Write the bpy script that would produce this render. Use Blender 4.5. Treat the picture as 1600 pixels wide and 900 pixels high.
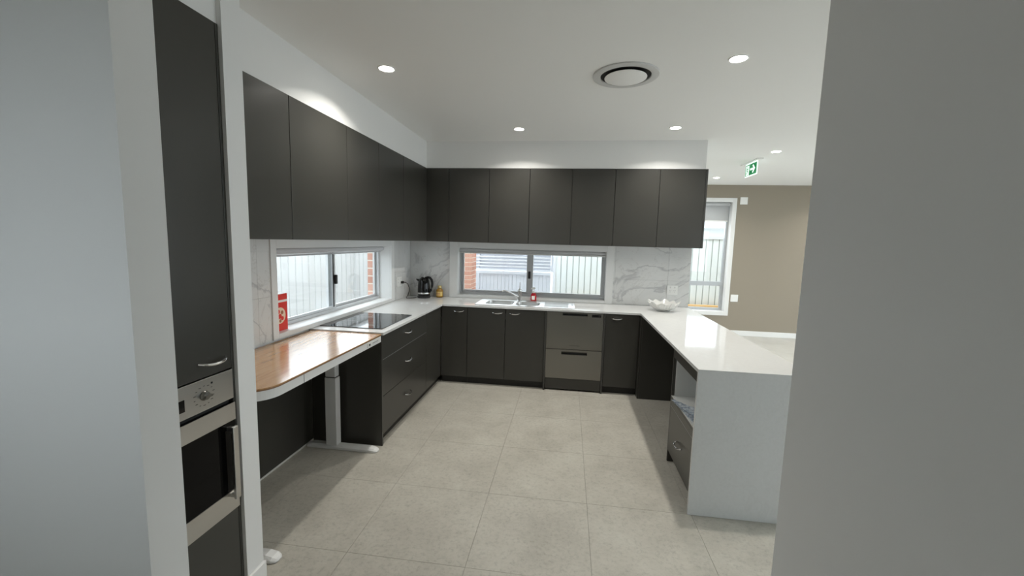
import bpy, bmesh, math, random
from mathutils import Vector, Matrix
random.seed(7)
scene = bpy.context.scene
C = scene.collection
for o in list(bpy.data.objects): bpy.data.objects.remove(o)

# ------------------------------------------------------------------ camera
def make_camera():
    yaw, pitch, roll, f, h = .1299, .1115, .0264, 652.6, 1.6074
    cy, sy, cp, sp, cr, sr = math.cos(yaw), math.sin(yaw), math.cos(pitch), math.sin(pitch), math.cos(roll), math.sin(roll)
    fwd = Vector((-sy*cp, cy*cp, -sp)); right = Vector((cy, sy, 0)); up = right.cross(fwd)
    r2 = cr*right + sr*up; u2 = -sr*right + cr*up
    cd = bpy.data.cameras.new('camera'); cd.sensor_width = 36; cd.lens = f/1600*36; cd.clip_start = .02; cd.clip_end = 200
    co = bpy.data.objects.new('camera', cd); C.objects.link(co)
    m = Matrix((r2, u2, -fwd)).transposed().to_4x4(); m.translation = (0, 0, h); co.matrix_world = m
    scene.camera = co
make_camera()

# ------------------------------------------------------------------ world: bright overcast sky
SKY = 4.6
LAMP = 9.7
w = bpy.data.worlds.new('overcast_sky'); scene.world = w; w.use_nodes = True
bg = w.node_tree.nodes['Background']; bg.inputs[0].default_value = (.88, .945, 1.0, 1); bg.inputs[1].default_value = SKY
vs = scene.view_settings
vs.view_transform = 'Standard'; vs.look = 'None'; vs.gamma = 1; vs.use_curve_mapping = False; vs.exposure = 0.13
PI = math.pi
scene.cycles.use_denoising = True; scene.cycles.sample_clamp_indirect = 6; scene.cycles.max_bounces = 10; scene.cycles.diffuse_bounces = 6

# ------------------------------------------------------------------ materials
def s2l(c): return tuple(((v/255+.055)/1.055)**2.4 if v > 10 else v/255/12.92 for v in c)
MATS = {}
def mat(name, col, rough=.5, metal=0., spec=.5, coat=0., emit=None, estr=0., trans=0., ior=1.45, alpha=1.):
    m = bpy.data.materials.new(name); m.use_nodes = True
    b = m.node_tree.nodes['Principled BSDF']; i = b.inputs
    i['Base Color'].default_value = (*col, 1); i['Roughness'].default_value = rough; i['Metallic'].default_value = metal
    i['Specular IOR Level'].default_value = spec; i['Coat Weight'].default_value = coat; i['IOR'].default_value = ior
    i['Transmission Weight'].default_value = trans
    if emit: i['Emission Color'].default_value = (*emit, 1); i['Emission Strength'].default_value = estr
    MATS[name] = m
    return m
def nt(m): return m.node_tree.nodes, m.node_tree.links, m.node_tree.nodes['Principled BSDF']
def coords(m, scale=(1, 1, 1), world=True):
    N, L, b = nt(m)
    if world:
        g = N.new('ShaderNodeNewGeometry'); src = g.outputs['Position']
    else:
        g = N.new('ShaderNodeTexCoord'); src = g.outputs['Object']
    mp = N.new('ShaderNodeMapping'); mp.inputs['Scale'].default_value = scale; L.new(src, mp.inputs[0])
    return mp.outputs[0]
def noise(m, vec, scale, detail=4, rough=.55, dist=0.):
    N, L, b = nt(m); n = N.new('ShaderNodeTexNoise'); n.inputs['Scale'].default_value = scale
    n.inputs['Detail'].default_value = detail; n.inputs['Roughness'].default_value = rough; n.inputs['Distortion'].default_value = dist
    L.new(vec, n.inputs['Vector']); return n.outputs['Fac']
def ramp(m, fac, stops):
    N, L, b = nt(m); r = N.new('ShaderNodeValToRGB'); e = r.color_ramp.elements
    while len(e) < len(stops): e.new(.5)
    for k, (p, c) in enumerate(stops): e[k].position = p; e[k].color = (*c, 1)
    L.new(fac, r.inputs[0]); return r.outputs[0]
def mix(m, a, b_, fac, mode='MIX'):
    N, L, b = nt(m); x = N.new('ShaderNodeMix'); x.data_type = 'RGBA'; x.blend_type = mode
    for s, v in ((6, a), (7, b_)):
        if hasattr(v, 'links'): L.new(v, x.inputs[s])
        else: x.inputs[s].default_value = (*v, 1)
    if hasattr(fac, 'links'): L.new(fac, x.inputs[0])
    else: x.inputs[0].default_value = fac
    return x.outputs[2]
def bump(m, h, strength, dist=.002):
    N, L, b = nt(m); x = N.new('ShaderNodeBump'); x.inputs['Strength'].default_value = strength; x.inputs['Distance'].default_value = dist
    L.new(h, x.inputs['Height']); L.new(x.outputs[0], b.inputs['Normal'])
def base(m, c): N, L, b = nt(m); L.new(c, b.inputs['Base Color'])

def paint(name, col, rough=.6, tex=.12):
    m = mat(name, col, rough, spec=.3); v = coords(m)
    bump(m, noise(m, v, 260, 3), tex, .001); return m
paint('wall_paint', (.78, .78, .77), .5, .10)
paint('ceiling_paint', (.86, .86, .845), .75, .06)
paint('beige_paint', s2l((150, 141, 127)), .65, .08)
paint('trim_white', (.80, .80, .79), .38, .02)
paint('render_outside', (.55, .55, .55), .8, .2)
m = mat('laminate', s2l((60, 59, 55)), .30, spec=.5); v = coords(m)
bump(m, noise(m, v, 900, 2), .05, .0005)
mat('laminate_edge', s2l((62, 61, 58)), .45)
mat('carcass_dark', s2l((46, 45, 43)), .6)
mat('kick', s2l((40, 39, 37)), .5)
mat('carcass_white', (.66, .67, .66), .45)
# quartz top
m = mat('quartz', (.62, .62, .61), .06, spec=.26); v = coords(m)
c = ramp(m, noise(m, v, 55, 6, .7), [(.3, (.60, .603, .597)), (.6, (.63, .633, .627))])
vn = ramp(m, noise(m, v, 2.2, 5, .6, 1.2), [(.485, (0, 0, 0)), (.5, (1, 1, 1)), (.515, (0, 0, 0))])
base(m, mix(m, c, (.54, .54, .53), mix(m, (0, 0, 0), vn, .25)))
# floor tile
m = mat('floor_tile', (.4, .39, .36), .42, spec=.35); v = coords(m); N, L, b = nt(m)
oi = N.new('ShaderNodeObjectInfo')
va = N.new('ShaderNodeVectorMath'); va.operation = 'ADD'; sc_ = N.new('ShaderNodeVectorMath'); sc_.operation = 'SCALE'
L.new(oi.outputs['Random'], sc_.inputs[0]); sc_.inputs['Scale'].default_value = 40
L.new(v, va.inputs[0]); L.new(sc_.outputs[0], va.inputs[1]); v2 = va.outputs[0]
big = ramp(m, noise(m, v, 2.6, 8, .68, .3), [(.33, s2l((171, 167, 157))), (.5, s2l((181, 177, 167))), (.68, s2l((190, 187, 177)))])
fine = ramp(m, noise(m, v2, 46, 6, .75), [(.28, (.66, .66, .66)), (.48, (.97, .97, .97)), (.75, (1.08, 1.08, 1.08))])
c = mix(m, big, fine, .8, 'MULTIPLY')
base(m, c); bump(m, noise(m, v2, 90, 4), .08, .001)
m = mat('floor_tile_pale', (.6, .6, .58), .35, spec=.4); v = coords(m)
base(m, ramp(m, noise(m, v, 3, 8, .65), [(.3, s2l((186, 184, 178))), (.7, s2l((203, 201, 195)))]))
mat('grout', s2l((150, 146, 137)), .8)
mat('grout_pale', (.6, .6, .59), .7)
# marble look tile
m = mat('marble', (.7, .7, .7), .14, spec=.5); v = coords(m, (1, 1, 1)); N, L, b = nt(m)
rot = N.new('ShaderNodeVectorRotate'); rot.inputs['Axis'].default_value = (.3, 1, .2); rot.inputs['Angle'].default_value = .6; L.new(v, rot.inputs[0]); v = rot.outputs[0]
cl = ramp(m, noise(m, v, 1.6, 6, .6, .8), [(.3, (.63, .63, .62)), (.6, (.73, .73, .72))])
n1 = noise(m, v, .95, 7, .56, 1.3)
v1 = ramp(m, n1, [(.478, (0, 0, 0)), (.5, (1, 1, 1)), (.512, (0, 0, 0))])
n2 = noise(m, v, 2.3, 6, .6, 1.8)
v2_ = ramp(m, n2, [(.488, (0, 0, 0)), (.5, (.6, .6, .6)), (.508, (0, 0, 0))])
c = mix(m, cl, (.50, .50, .505), v1); c = mix(m, c, (.56, .55, .53), v2_); base(m, c)
# oak
m = mat('oak', (.4, .25, .12), .24, spec=.5, coat=.8); m.node_tree.nodes['Principled BSDF'].inputs['Coat Roughness'].default_value = .13; v = coords(m, (9, .9, 9))
g = noise(m, v, 6, 8, .65, .6)
c = ramp(m, g, [(.25, s2l((150, 108, 68))), (.5, s2l((181, 138, 92))), (.75, s2l((198, 158, 112)))])
base(m, c); bump(m, g, .05, .001)
mat('oak_edge', s2l((122, 88, 60)), .5)
mat('desk_white', (.72, .72, .71), .35)
mat('desk_metal', (.66, .66, .66), .4)
m = mat('stainless', (.24, .232, .215), .30, metal=1.); v = coords(m, (1, 1, 60))
bump(m, noise(m, v, 30, 3), .03, .0005)
m = mat('stainless_h', (.56, .55, .53), .28, metal=1.); v = coords(m, (60, 60, 1))
mat('sink_steel', (.56, .555, .54), .30, metal=1.)
mat('chrome', (.70, .70, .70), .14, metal=1.)
mat('alu', (.48, .49, .50), .38, metal=.75)
mat('alu_light', (.62, .63, .64), .4, metal=.5)
mat('black_gloss', (.004, .004, .004), .07, spec=.4)
mat('black_plastic', (.012, .012, .012), .35)
mat('black_glass', (.003, .003, .003), .04, spec=.5)
mat('oven_glass', (.003, .003, .003), .05, spec=.12)
mat('dark_slot', (.01, .01, .01), .6)
mat('white_plastic', (.82, .82, .80), .35)
mat('vent_white', (.60, .60, .59), .5)
mat('off_white', (.66, .66, .64), .4)
mat('grey_print', (.32, .32, .33), .5)
mat('dark_print', (.06, .06, .06), .5)
mat('blind_grey', (.50, .50, .51), .8)
mat('blind_white', (.50, .51, .52), .8)
mat('lens', (1, 1, 1), .5, emit=(1, .97, .90), estr=30)
mat('exit_green', s2l((0, 132, 74)), .5, emit=s2l((0, 150, 84)), estr=.25)
mat('exit_white', (.9, .95, .93), .5, emit=(.85, 1, .93), estr=.7)
mat('red_print', s2l((226, 60, 48)), .4)
mat('cream_print', s2l((238, 216, 190)), .5)
mat('pale_print', (.85, .83, .80), .5)
mat('tan_print', s2l((170, 110, 80)), .5)
mat('soap_red', s2l((225, 30, 50)), .12, trans=.55)
mat('clear_plastic', (.9, .9, .9), .15, trans=.6)
mat('gold_liquid', s2l((170, 125, 35)), .12, trans=.35)
mat('gold_label', s2l((215, 185, 110)), .35, metal=.3)
mat('lid_gold', s2l((205, 185, 130)), .3, metal=.6)
mat('bowl_glass', (.86, .86, .84), .12, trans=.35)
m = mat('towel_cloth', s2l((150, 160, 172)), .9); v = coords(m, (1, 1, 1))
st = ramp(m, noise(m, v, 42, 3), [(.4, s2l((128, 140, 156))), (.6, s2l((196, 203, 210)))]); base(m, st); bump(m, noise(m, v, 500, 2), .4, .001)
mat('towel_edge', s2l((212, 214, 214)), .9)
m = mat('brick', s2l((176, 112, 88)), .85); v = coords(m); N, L, b = nt(m)
oi = N.new('ShaderNodeObjectInfo')
c = ramp(m, oi.outputs['Random'], [(0, s2l((188, 134, 114))), (.5, s2l((204, 152, 132))), (1, s2l((216, 168, 148)))])
c = mix(m, c, ramp(m, noise(m, v, 60, 5), [(.3, (.7, .7, .7)), (.6, (1, 1, 1))]), .6, 'MULTIPLY'); base(m, c)
mat('mortar', s2l((226, 214, 200)), .9)
mat('fence_pale', s2l((219, 222, 218)), .45)
mat('fence_blue', s2l((214, 218, 226)), .45)
mat('fence_grey', s2l((206, 206, 205)), .45)
mat('slat_white', s2l((236, 238, 242)), .5)
mat('timber_pale', s2l((222, 176, 112)), .7)
m = mat('concrete', (.5, .5, .48), .85); v = coords(m)
base(m, ramp(m, noise(m, v, 3, 6), [(.3, (.46, .46, .45)), (.7, (.56, .56, .55))]))
mat('roof_grey', s2l((196, 204, 214)), .5)
mat('house_wall', (.72, .72, .70), .8)
def glass_mat(name, tint, rfl):
    m = bpy.data.materials.new(name); m.use_nodes = True; N = m.node_tree.nodes; L = m.node_tree.links
    N.remove(N['Principled BSDF']); out = N['Material Output']
    t = N.new('ShaderNodeBsdfTransparent'); t.inputs[0].default_value = (*tint, 1)
    g = N.new('ShaderNodeBsdfGlossy'); g.inputs['Roughness'].default_value = .02
    fr = N.new('ShaderNodeFresnel'); ge = N.new('ShaderNodeNewGeometry')
    mr = N.new('ShaderNodeMapRange'); L.new(ge.outputs['Backfacing'], mr.inputs[0]); mr.inputs[3].default_value = rfl; mr.inputs[4].default_value = 1/rfl   # same reflectance on both faces of the pane
    L.new(mr.outputs[0], fr.inputs[0])
    x = N.new('ShaderNodeMixShader'); L.new(fr.outputs[0], x.inputs[0]); L.new(t.outputs[0], x.inputs[1]); L.new(g.outputs[0], x.inputs[2]); L.new(x.outputs[0], out.inputs[0])
    MATS[name] = m
glass_mat('window_glass', (.93, .95, .95), 1.45)

# ------------------------------------------------------------------ mesh helpers
def link(name, me, m, parent=None):
    o = bpy.data.objects.new(name, me); C.objects.link(o)
    if m: me.materials.append(MATS[m])
    if parent: o.parent = parent
    return o
def origin_of(o):
    v = Vector((0, 0, 0))
    while o: v += o.location; o = o.parent
    return v
def bm_box(bm, x0, x1, y0, y1, z0, z1):
    vs_ = [bm.verts.new(p) for p in ((x0, y0, z0), (x1, y0, z0), (x1, y1, z0), (x0, y1, z0), (x0, y0, z1), (x1, y0, z1), (x1, y1, z1), (x0, y1, z1))]
    for f in ((0, 3, 2, 1), (4, 5, 6, 7), (0, 1, 5, 4), (1, 2, 6, 5), (2, 3, 7, 6), (3, 0, 4, 7)): bm.faces.new([vs_[i] for i in f])
def finish(bm, name, m, parent=None, bevel=0., smooth=False, seg=2):
    if parent:
        off = origin_of(parent); bmesh.ops.translate(bm, verts=bm.verts, vec=-off)
    if bevel: bmesh.ops.bevel(bm, geom=list(bm.edges), offset=bevel, segments=seg, profile=.5, affect='EDGES', clamp_overlap=True)
    bmesh.ops.recalc_face_normals(bm, faces=bm.faces)
    me = bpy.data.meshes.new(name); bm.to_mesh(me); bm.free()
    if smooth:
        me.polygons.foreach_set('use_smooth', [True]*len(me.polygons))
        try: me.set_sharp_from_angle(angle=math.radians(38))
        except Exception: pass
    return link(name, me, m, parent)
def box(name, x0, x1, y0, y1, z0, z1, m, parent=None, bevel=0.):
    bm = bmesh.new(); bm_box(bm, min(x0, x1), max(x0, x1), min(y0, y1), max(y0, y1), min(z0, z1), max(z0, z1))
    return finish(bm, name, m, parent, bevel)
def boxes(name, L, m, parent=None):
    bm = bmesh.new()
    for b in L: bm_box(bm, *b)
    return finish(bm, name, m, parent)
def plate(name, outer, holes, t0, t1, axis, m, parent=None, bevel=0., smooth=False):
    """2D outline with holes, extruded t0..t1 along axis ('x': uv=(y,z), 'y': uv=(x,z), 'z': uv=(x,y))"""
    mp = {'x': lambda u, v, t: (t, u, v), 'y': lambda u, v, t: (u, t, v), 'z': lambda u, v, t: (u, v, t)}[axis]
    bm = bmesh.new(); edges = []
    for loop in [outer]+holes:
        vv = [bm.verts.new(mp(u, v, t0)) for u, v in loop]
        edges += [bm.edges.new((vv[i], vv[(i+1) % len(vv)])) for i in range(len(vv))]
    bmesh.ops.triangle_fill(bm, edges=edges, use_beauty=True, use_dissolve=False)
    r = bmesh.ops.extrude_face_region(bm, geom=list(bm.faces))
    d = Vector(mp(0, 0, t1-t0)) if axis != 'z' else Vector((0, 0, t1-t0))
    bmesh.ops.translate(bm, verts=[g for g in r['geom'] if isinstance(g, bmesh.types.BMVert)], vec=d)
    bmesh.ops.dissolve_limit(bm, angle_limit=.001, verts=list(bm.verts), edges=list(bm.edges)) if not holes else None
    return finish(bm, name, m, parent, bevel, smooth)
def rect(u0, u1, v0, v1): return [(u0, v0), (u1, v0), (u1, v1), (u0, v1)]
def rrect(u0, u1, v0, v1, r, n=5):
    out = []
    for cu, cv, a in ((u1-r, v1-r, 0), (u0+r, v1-r, 90), (u0+r, v0+r, 180), (u1-r, v0+r, 270)):
        for k in range(n+1):
            t = math.radians(a+90*k/n); out.append((cu+r*math.cos(t), cv+r*math.sin(t)))
    return out
def tube(name, pts, rad, m, parent=None, n=8, flat=1.0, flat_axis=None, add_to=None):
    bm = add_to or bmesh.new(); rings = []; pts = [Vector(p) for p in pts]
    up0 = None
    for i, p in enumerate(pts):
        t = (pts[min(i+1, len(pts)-1)]-pts[max(i-1, 0)]).normalized()
        a = flat_axis if flat_axis else (Vector((0, 0, 1)) if abs(t.z) < .9 else Vector((1, 0, 0)))
        a = Vector(a); s = t.cross(a).normalized(); u = s.cross(t).normalized()
        r = rad[i] if isinstance(rad, (list, tuple)) else rad
        rings.append([bm.verts.new(p+s*math.cos(2*PI*k/n)*r+u*math.sin(2*PI*k/n)*r*flat) for k in range(n)])
    for a, b in zip(rings, rings[1:]):
        for k in range(n): bm.faces.new((a[k], a[(k+1) % n], b[(k+1) % n], b[k]))
    bm.faces.new(rings[0][::-1]); bm.faces.new(rings[-1])
    if add_to is not None: return
    return finish(bm, name, m, parent, smooth=True)
def lathe(name, prof, center, m, parent=None, n=24, closed=True, sy=1.0, add_to=None):
    bm = add_to or bmesh.new(); rings = []
    for r, z in prof:
        rings.append([bm.verts.new((center[0]+max(r, 1e-4)*math.cos(2*PI*k/n), center[1]+sy*max(r, 1e-4)*math.sin(2*PI*k/n), center[2]+z)) for k in range(n)])
    for a, b in zip(rings, rings[1:]):
        for k in range(n): bm.faces.new((a[k], a[(k+1) % n], b[(k+1) % n], b[k]))
    if closed: bm.faces.new(rings[0][::-1]); bm.faces.new(rings[-1])
    if add_to is not None: return
    return finish(bm, name, m, parent, smooth=True)
def thing(name, label, cat, loc=(0, 0, 0), group=None):
    o = bpy.data.objects.new(name, None); C.objects.link(o); o.location = loc; o.empty_display_size = .05
    return tag(o, label, cat, group)
def tag(o, label, cat, group=None):
    o['label'] = label; o['category'] = cat
    if group: o['group'] = group
    return o
def struct(o, label=None):
    o['kind'] = 'structure'
    if label: o['label'] = label
    return o
def copy_tree(o, parent=None):
    c = o.copy(); C.objects.link(c); c.parent = parent
    for ch in [x for x in bpy.data.objects if x.parent == o]: copy_tree(ch, c)
    return c

# ------------------------------------------------------------------ key dimensions
YB = 5.015      # kitchen back wall
XL = -1.95      # kitchen left wall
ZC = 2.70       # ceiling
XE = 1.4025     # end of kitchen back wall
YL = 8.0        # living room wall
H = .90; TH = .022

# ------------------------------------------------------------------ room shell
def wall_with_opening_y(name, x0, x1, y0, y1, z1, ox0, ox1, oz0, oz1, m):
    return boxes(name, [(x0, ox0, y0, y1, 0, z1), (ox1, x1, y0, y1, 0, z1), (ox0, ox1, y0, y1, 0, oz0), (ox0, ox1, y0, y1, oz1, z1)], m)
def wall_with_opening_x(name, x0, x1, y0, y1, z1, oy0, oy1, oz0, oz1, m):
    return boxes(name, [(x0, x1, y0, oy0, 0, z1), (x0, x1, oy1, y1, 0, z1), (x0, x1, oy0, oy1, 0, oz0), (x0, x1, oy0, oy1, oz1, z1)], m)

LN = .012   # lining board thickness around window openings
# kitchen window openings (clear of linings)
BW = (-1.333, .455, .935, 1.51)     # x0,x1,z0,z1
LW = (2.573, 4.42, .935, 1.518)     # y0,y1,z0,z1
VW = (1.75, 2.868, .43, 2.40)       # living window

floor_o = struct(box('floor', -2.2, 6.75, -2.75, 8.25, -.12, -.004, 'grout'), 'grey stone-look porcelain tile floor with thin grout lines')
ceil = struct(box('ceiling', -2.2, 6.75, -2.75, 8.25, ZC, ZC+.12, 'ceiling_paint'), 'flat white plasterboard ceiling with recessed downlights')
wb = struct(wall_with_opening_y('wall_back', -2.2, XE, YB, YB+.25, ZC, BW[0]-LN, BW[1]+LN, BW[2]-LN, BW[3]+LN, 'wall_paint'), 'kitchen wall behind the sink')
wl = struct(wall_with_opening_x('wall_left', -2.2, XL, .93, YB, ZC, LW[0]-LN, LW[1]+LN, LW[2]-LN, LW[3]+LN, 'wall_paint'), 'kitchen wall behind the cooktop')
struct(box('wall_return', XE-.25, XE, YB+.25, YL, 0, ZC, 'wall_paint'), 'side wall between kitchen and living room window')
struct(wall_with_opening_y('wall_living', XE-.25, 6.75, YL, YL+.25, ZC, VW[0]-LN, VW[1]+LN, VW[2]-LN, VW[3]+LN, 'beige_paint'), 'beige painted living room wall with tall window')
struct(wall_with_opening_x('wall_far_right', 6.5, 6.75, -2.5, YL, ZC, .5, 7.3, .10, 2.3, 'wall_paint'), 'far side wall of the living room')  # wide opening added to let daylight in
struct(box('wall_oven_side', -2.2, -.99, .826, .926, 0, ZC, 'wall_paint'), 'pale wall end beside the oven tower')
struct(box('wall_nib', XL, -1.355, 1.542, 1.640, 0, ZC, 'wall_paint'), 'narrow white wall nib between oven tower and desk')
struct(box('wall_right', .61, .71, -2.5, 1.18, 0, ZC, 'wall_paint'), 'grey-looking passage wall beside the peninsula')
struct(box('wall_passage_left', -2.2, -2.1, -.45, .826, 0, ZC, 'wall_paint'), 'passage wall opposite the grey wall')
struct(wall_with_opening_y('wall_passage_back', -2.2, .61, -.65, -.45, ZC, -1.70, -.80, 1.20, 1.92, 'wall_paint'), 'passage wall with small unseen window added for daylight')
struct(wall_with_opening_y('wall_living_back', .61, 6.75, -2.75, -2.5, ZC, 3.9, 6.0, .10, 2.3, 'wall_paint'), 'living room wall with unseen glazed doors added for daylight')
# bulkheads over the wall cabinets
struct(boxes('bulkhead', [(XL, -1.627, 1.640, YB, 2.408, ZC), (-1.627, 1.3915, 4.690, YB, 2.408, ZC)], 'wall_paint'), 'white plaster bulkhead above the dark wall cabinets')
struct(box('bulkhead_oven', XL, -1.375, .926, 1.542, 2.408, ZC, 'wall_paint'), 'white plaster bulkhead above the oven tower')
# baseboards
def baseboard(name, x0, x1, y0, y1):
    return struct(box(name, x0, x1, y0, y1, 0, .092, 'trim_white', bevel=.004))
baseboard('baseboard_nib', -1.355, -1.340, 1.542, 1.642)
baseboard('baseboard_living', XE, 6.5, YL-.016, YL)
baseboard('baseboard_oven_side', -.99, -.975, .826, .926)
baseboard('baseboard_right', .595, .61, -.45, 1.18)

# floor tiles: each one an object
TS = .62
def tile_floor():
    cache = {}
    for (rx0, rx1, ry0, ry1) in ((XL, XE, .93, YB), (XE, 6.5, .93, YL), (-2.1, .61, -.45, .93), (.71, 6.5, -2.5, .93)):
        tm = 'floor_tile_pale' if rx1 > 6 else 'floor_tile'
        i0 = math.floor((rx0-.18)/TS); i1 = math.ceil((rx1-.18)/TS); j0 = math.floor((ry0-1.855)/TS); j1 = math.ceil((ry1-1.855)/TS)
        for i in range(i0, i1):
            for j in range(j0, j1):
                a, b = max(.18+i*TS, rx0), min(.18+(i+1)*TS, rx1); c, d = max(1.855+j*TS, ry0), min(1.855+(j+1)*TS, ry1)
                if b-a < .02 or d-c < .02: continue
                key = (round(b-a, 3), round(d-c, 3), tm)
                if key not in cache:
                    bm = bmesh.new(); g = .0008; hx, hy = (b-a)/2-g, (d-c)/2-g
                    bm_box(bm, -hx, hx, -hy, hy, -.004, 0)
                    bmesh.ops.recalc_face_normals(bm, faces=bm.faces)
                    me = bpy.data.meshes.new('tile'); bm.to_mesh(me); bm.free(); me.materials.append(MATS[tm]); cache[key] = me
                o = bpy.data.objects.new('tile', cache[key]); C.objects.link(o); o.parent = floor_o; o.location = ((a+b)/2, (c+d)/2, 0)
tile_floor()

# splashback tiles (marble look) on the two kitchen walls
def splash():
    zs = [(H, 1.20), (1.20, 1.50), (1.50, 1.583)]
    def ok(a0, a1, z0, z1, W):   # cut a tile rectangle around the window trim
        wx0, wx1, wz0, wz1 = W
        out = []
        if a1 <= wx0 or a0 >= wx1: return [(a0, a1, z0, z1)]
        if a0 < wx0: out.append((a0, wx0, z0, z1))
        if a1 > wx1: out.append((wx1, a1, z0, z1))
        return out
    g = .0006
    xs = [XL+.009]+[1.16-.6*k for k in range(5, -1, -1) if 1.16-.6*k > XL]+[XE]
    for a0, a1 in zip(xs, xs[1:]):
        for z0, z1 in zs:
            for r in ok(a0, a1, z0, z1, (-1.437, .54, 0, 3)):
                if r[1]-r[0] < .01: continue
                box('splashback_tile', r[0]+g, r[1]-g, YB-.008, YB-.0005, r[2]+g, r[3]-g, 'marble', wb)
    ys = [1.641, 1.8, 2.4, 3.0, 3.6, 4.2, 4.8, YB-.009]
    for a0, a1 in zip(ys, ys[1:]):
        for z0, z1 in zs:
            for r in ok(a0, a1, z0, z1, (2.517, 4.50, 0, 3)):
                if r[1]-r[0] < .01: continue
                box('splashback_tile', XL+.0005, XL+.008, r[0]+g, r[1]-g, r[2]+g, r[3]-g, 'marble', wl)
splash()

# ------------------------------------------------------------------ windows
def empty_struct(name, loc, label):
    o = bpy.data.objects.new(name, None); C.objects.link(o); o.location = loc; return struct(o, label)
def window_back():
    x0, x1, z0, z1 = BW
    W = empty_struct('window_1', ((x0+x1)/2, YB, z0), 'wide low aluminium sliding window above the sink')
    # white lining boards
    box('lining', x0-LN, x0, YB, 5.10, z0-LN, z1+LN, 'trim_white', W); box('lining', x1, x1+LN, YB, 5.10, z0-LN, z1+LN, 'trim_white', W)
    box('lining', x0, x1, YB, 5.10, z1, z1+LN, 'trim_white', W); box('sill', x0, x1, YB, 5.10, z0-LN, z0, 'trim_white', W)
    y0, y1 = 5.10, 5.165; t = .032
    plate('frame', rect(x0-LN, x1+LN, z0-LN, z1+LN), [rect(x0+t-.012, x1-t+.012, z0+t-.004, z1-t)], y0, y1, 'y', 'alu', W)
    xm = -.435
    s = plate('sash', rect(x0+.022, xm+.02, z0+.03, z1-.03), [rect(x0+.045, xm-.02, z0+.052, z1-.055)], 5.135, 5.160, 'y', 'alu', W)
    box('pane', x0+.045, xm-.02, 5.146, 5.150, z0+.052, z1-.055, 'window_glass', s)
    s = plate('sash', rect(xm-.055, x1-.022, z0+.03, z1-.03), [rect(xm+.02, x1-.046, z0+.056, z1-.055)], 5.105, 5.130, 'y', 'alu', W)
    box('pane', xm+.02, x1-.046, 5.116, 5.120, z0+.056, z1-.055, 'window_glass', s)
    box('latch', xm-.035, xm-.005, 5.085, 5.104, 1.155, 1.245, 'black_plastic', W, .006)
    # surround trim
    T = empty_struct('trim_1', ((x0+x1)/2, YB, z0), 'white architrave around the window above the sink')
    a = -1.437; b = .54
    box('trim_board', a, x0, YB-.018, YB-.0005, H, 1.5815, 'trim_white', T, .003); box('trim_board', x1, b, YB-.018, YB-.0005, H, 1.5815, 'trim_white', T, .003)
    box('trim_board', x0, x1, YB-.018, YB-.0005, z1, 1.5815, 'trim_white', T, .003); box('trim_board', x0, x1, YB-.018, YB-.0005, H, z0, 'trim_white', T, .003)
    bl = thing('roller_blind', 'rolled-up grey blind across top of window above the sink', 'blind', ((x0+x1)/2, 5.06, z1))
    tube('roll', [(x0+.012, 5.055, z1-.026), (x1-.012, 5.055, z1-.026)], .022, 'blind_grey', bl, n=14)
    box('bottom_rail', x0+.012, x1-.012, 5.030, 5.038, z1-.062, z1-.046, 'off_white', bl, .002)
    box('bracket', x0+.001, x0+.011, 5.03, 5.08, z1-.05, z1, 'off_white', bl); box('bracket', x1-.011, x1-.001, 5.03, 5.08, z1-.05, z1, 'off_white', bl)
window_back()
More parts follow.
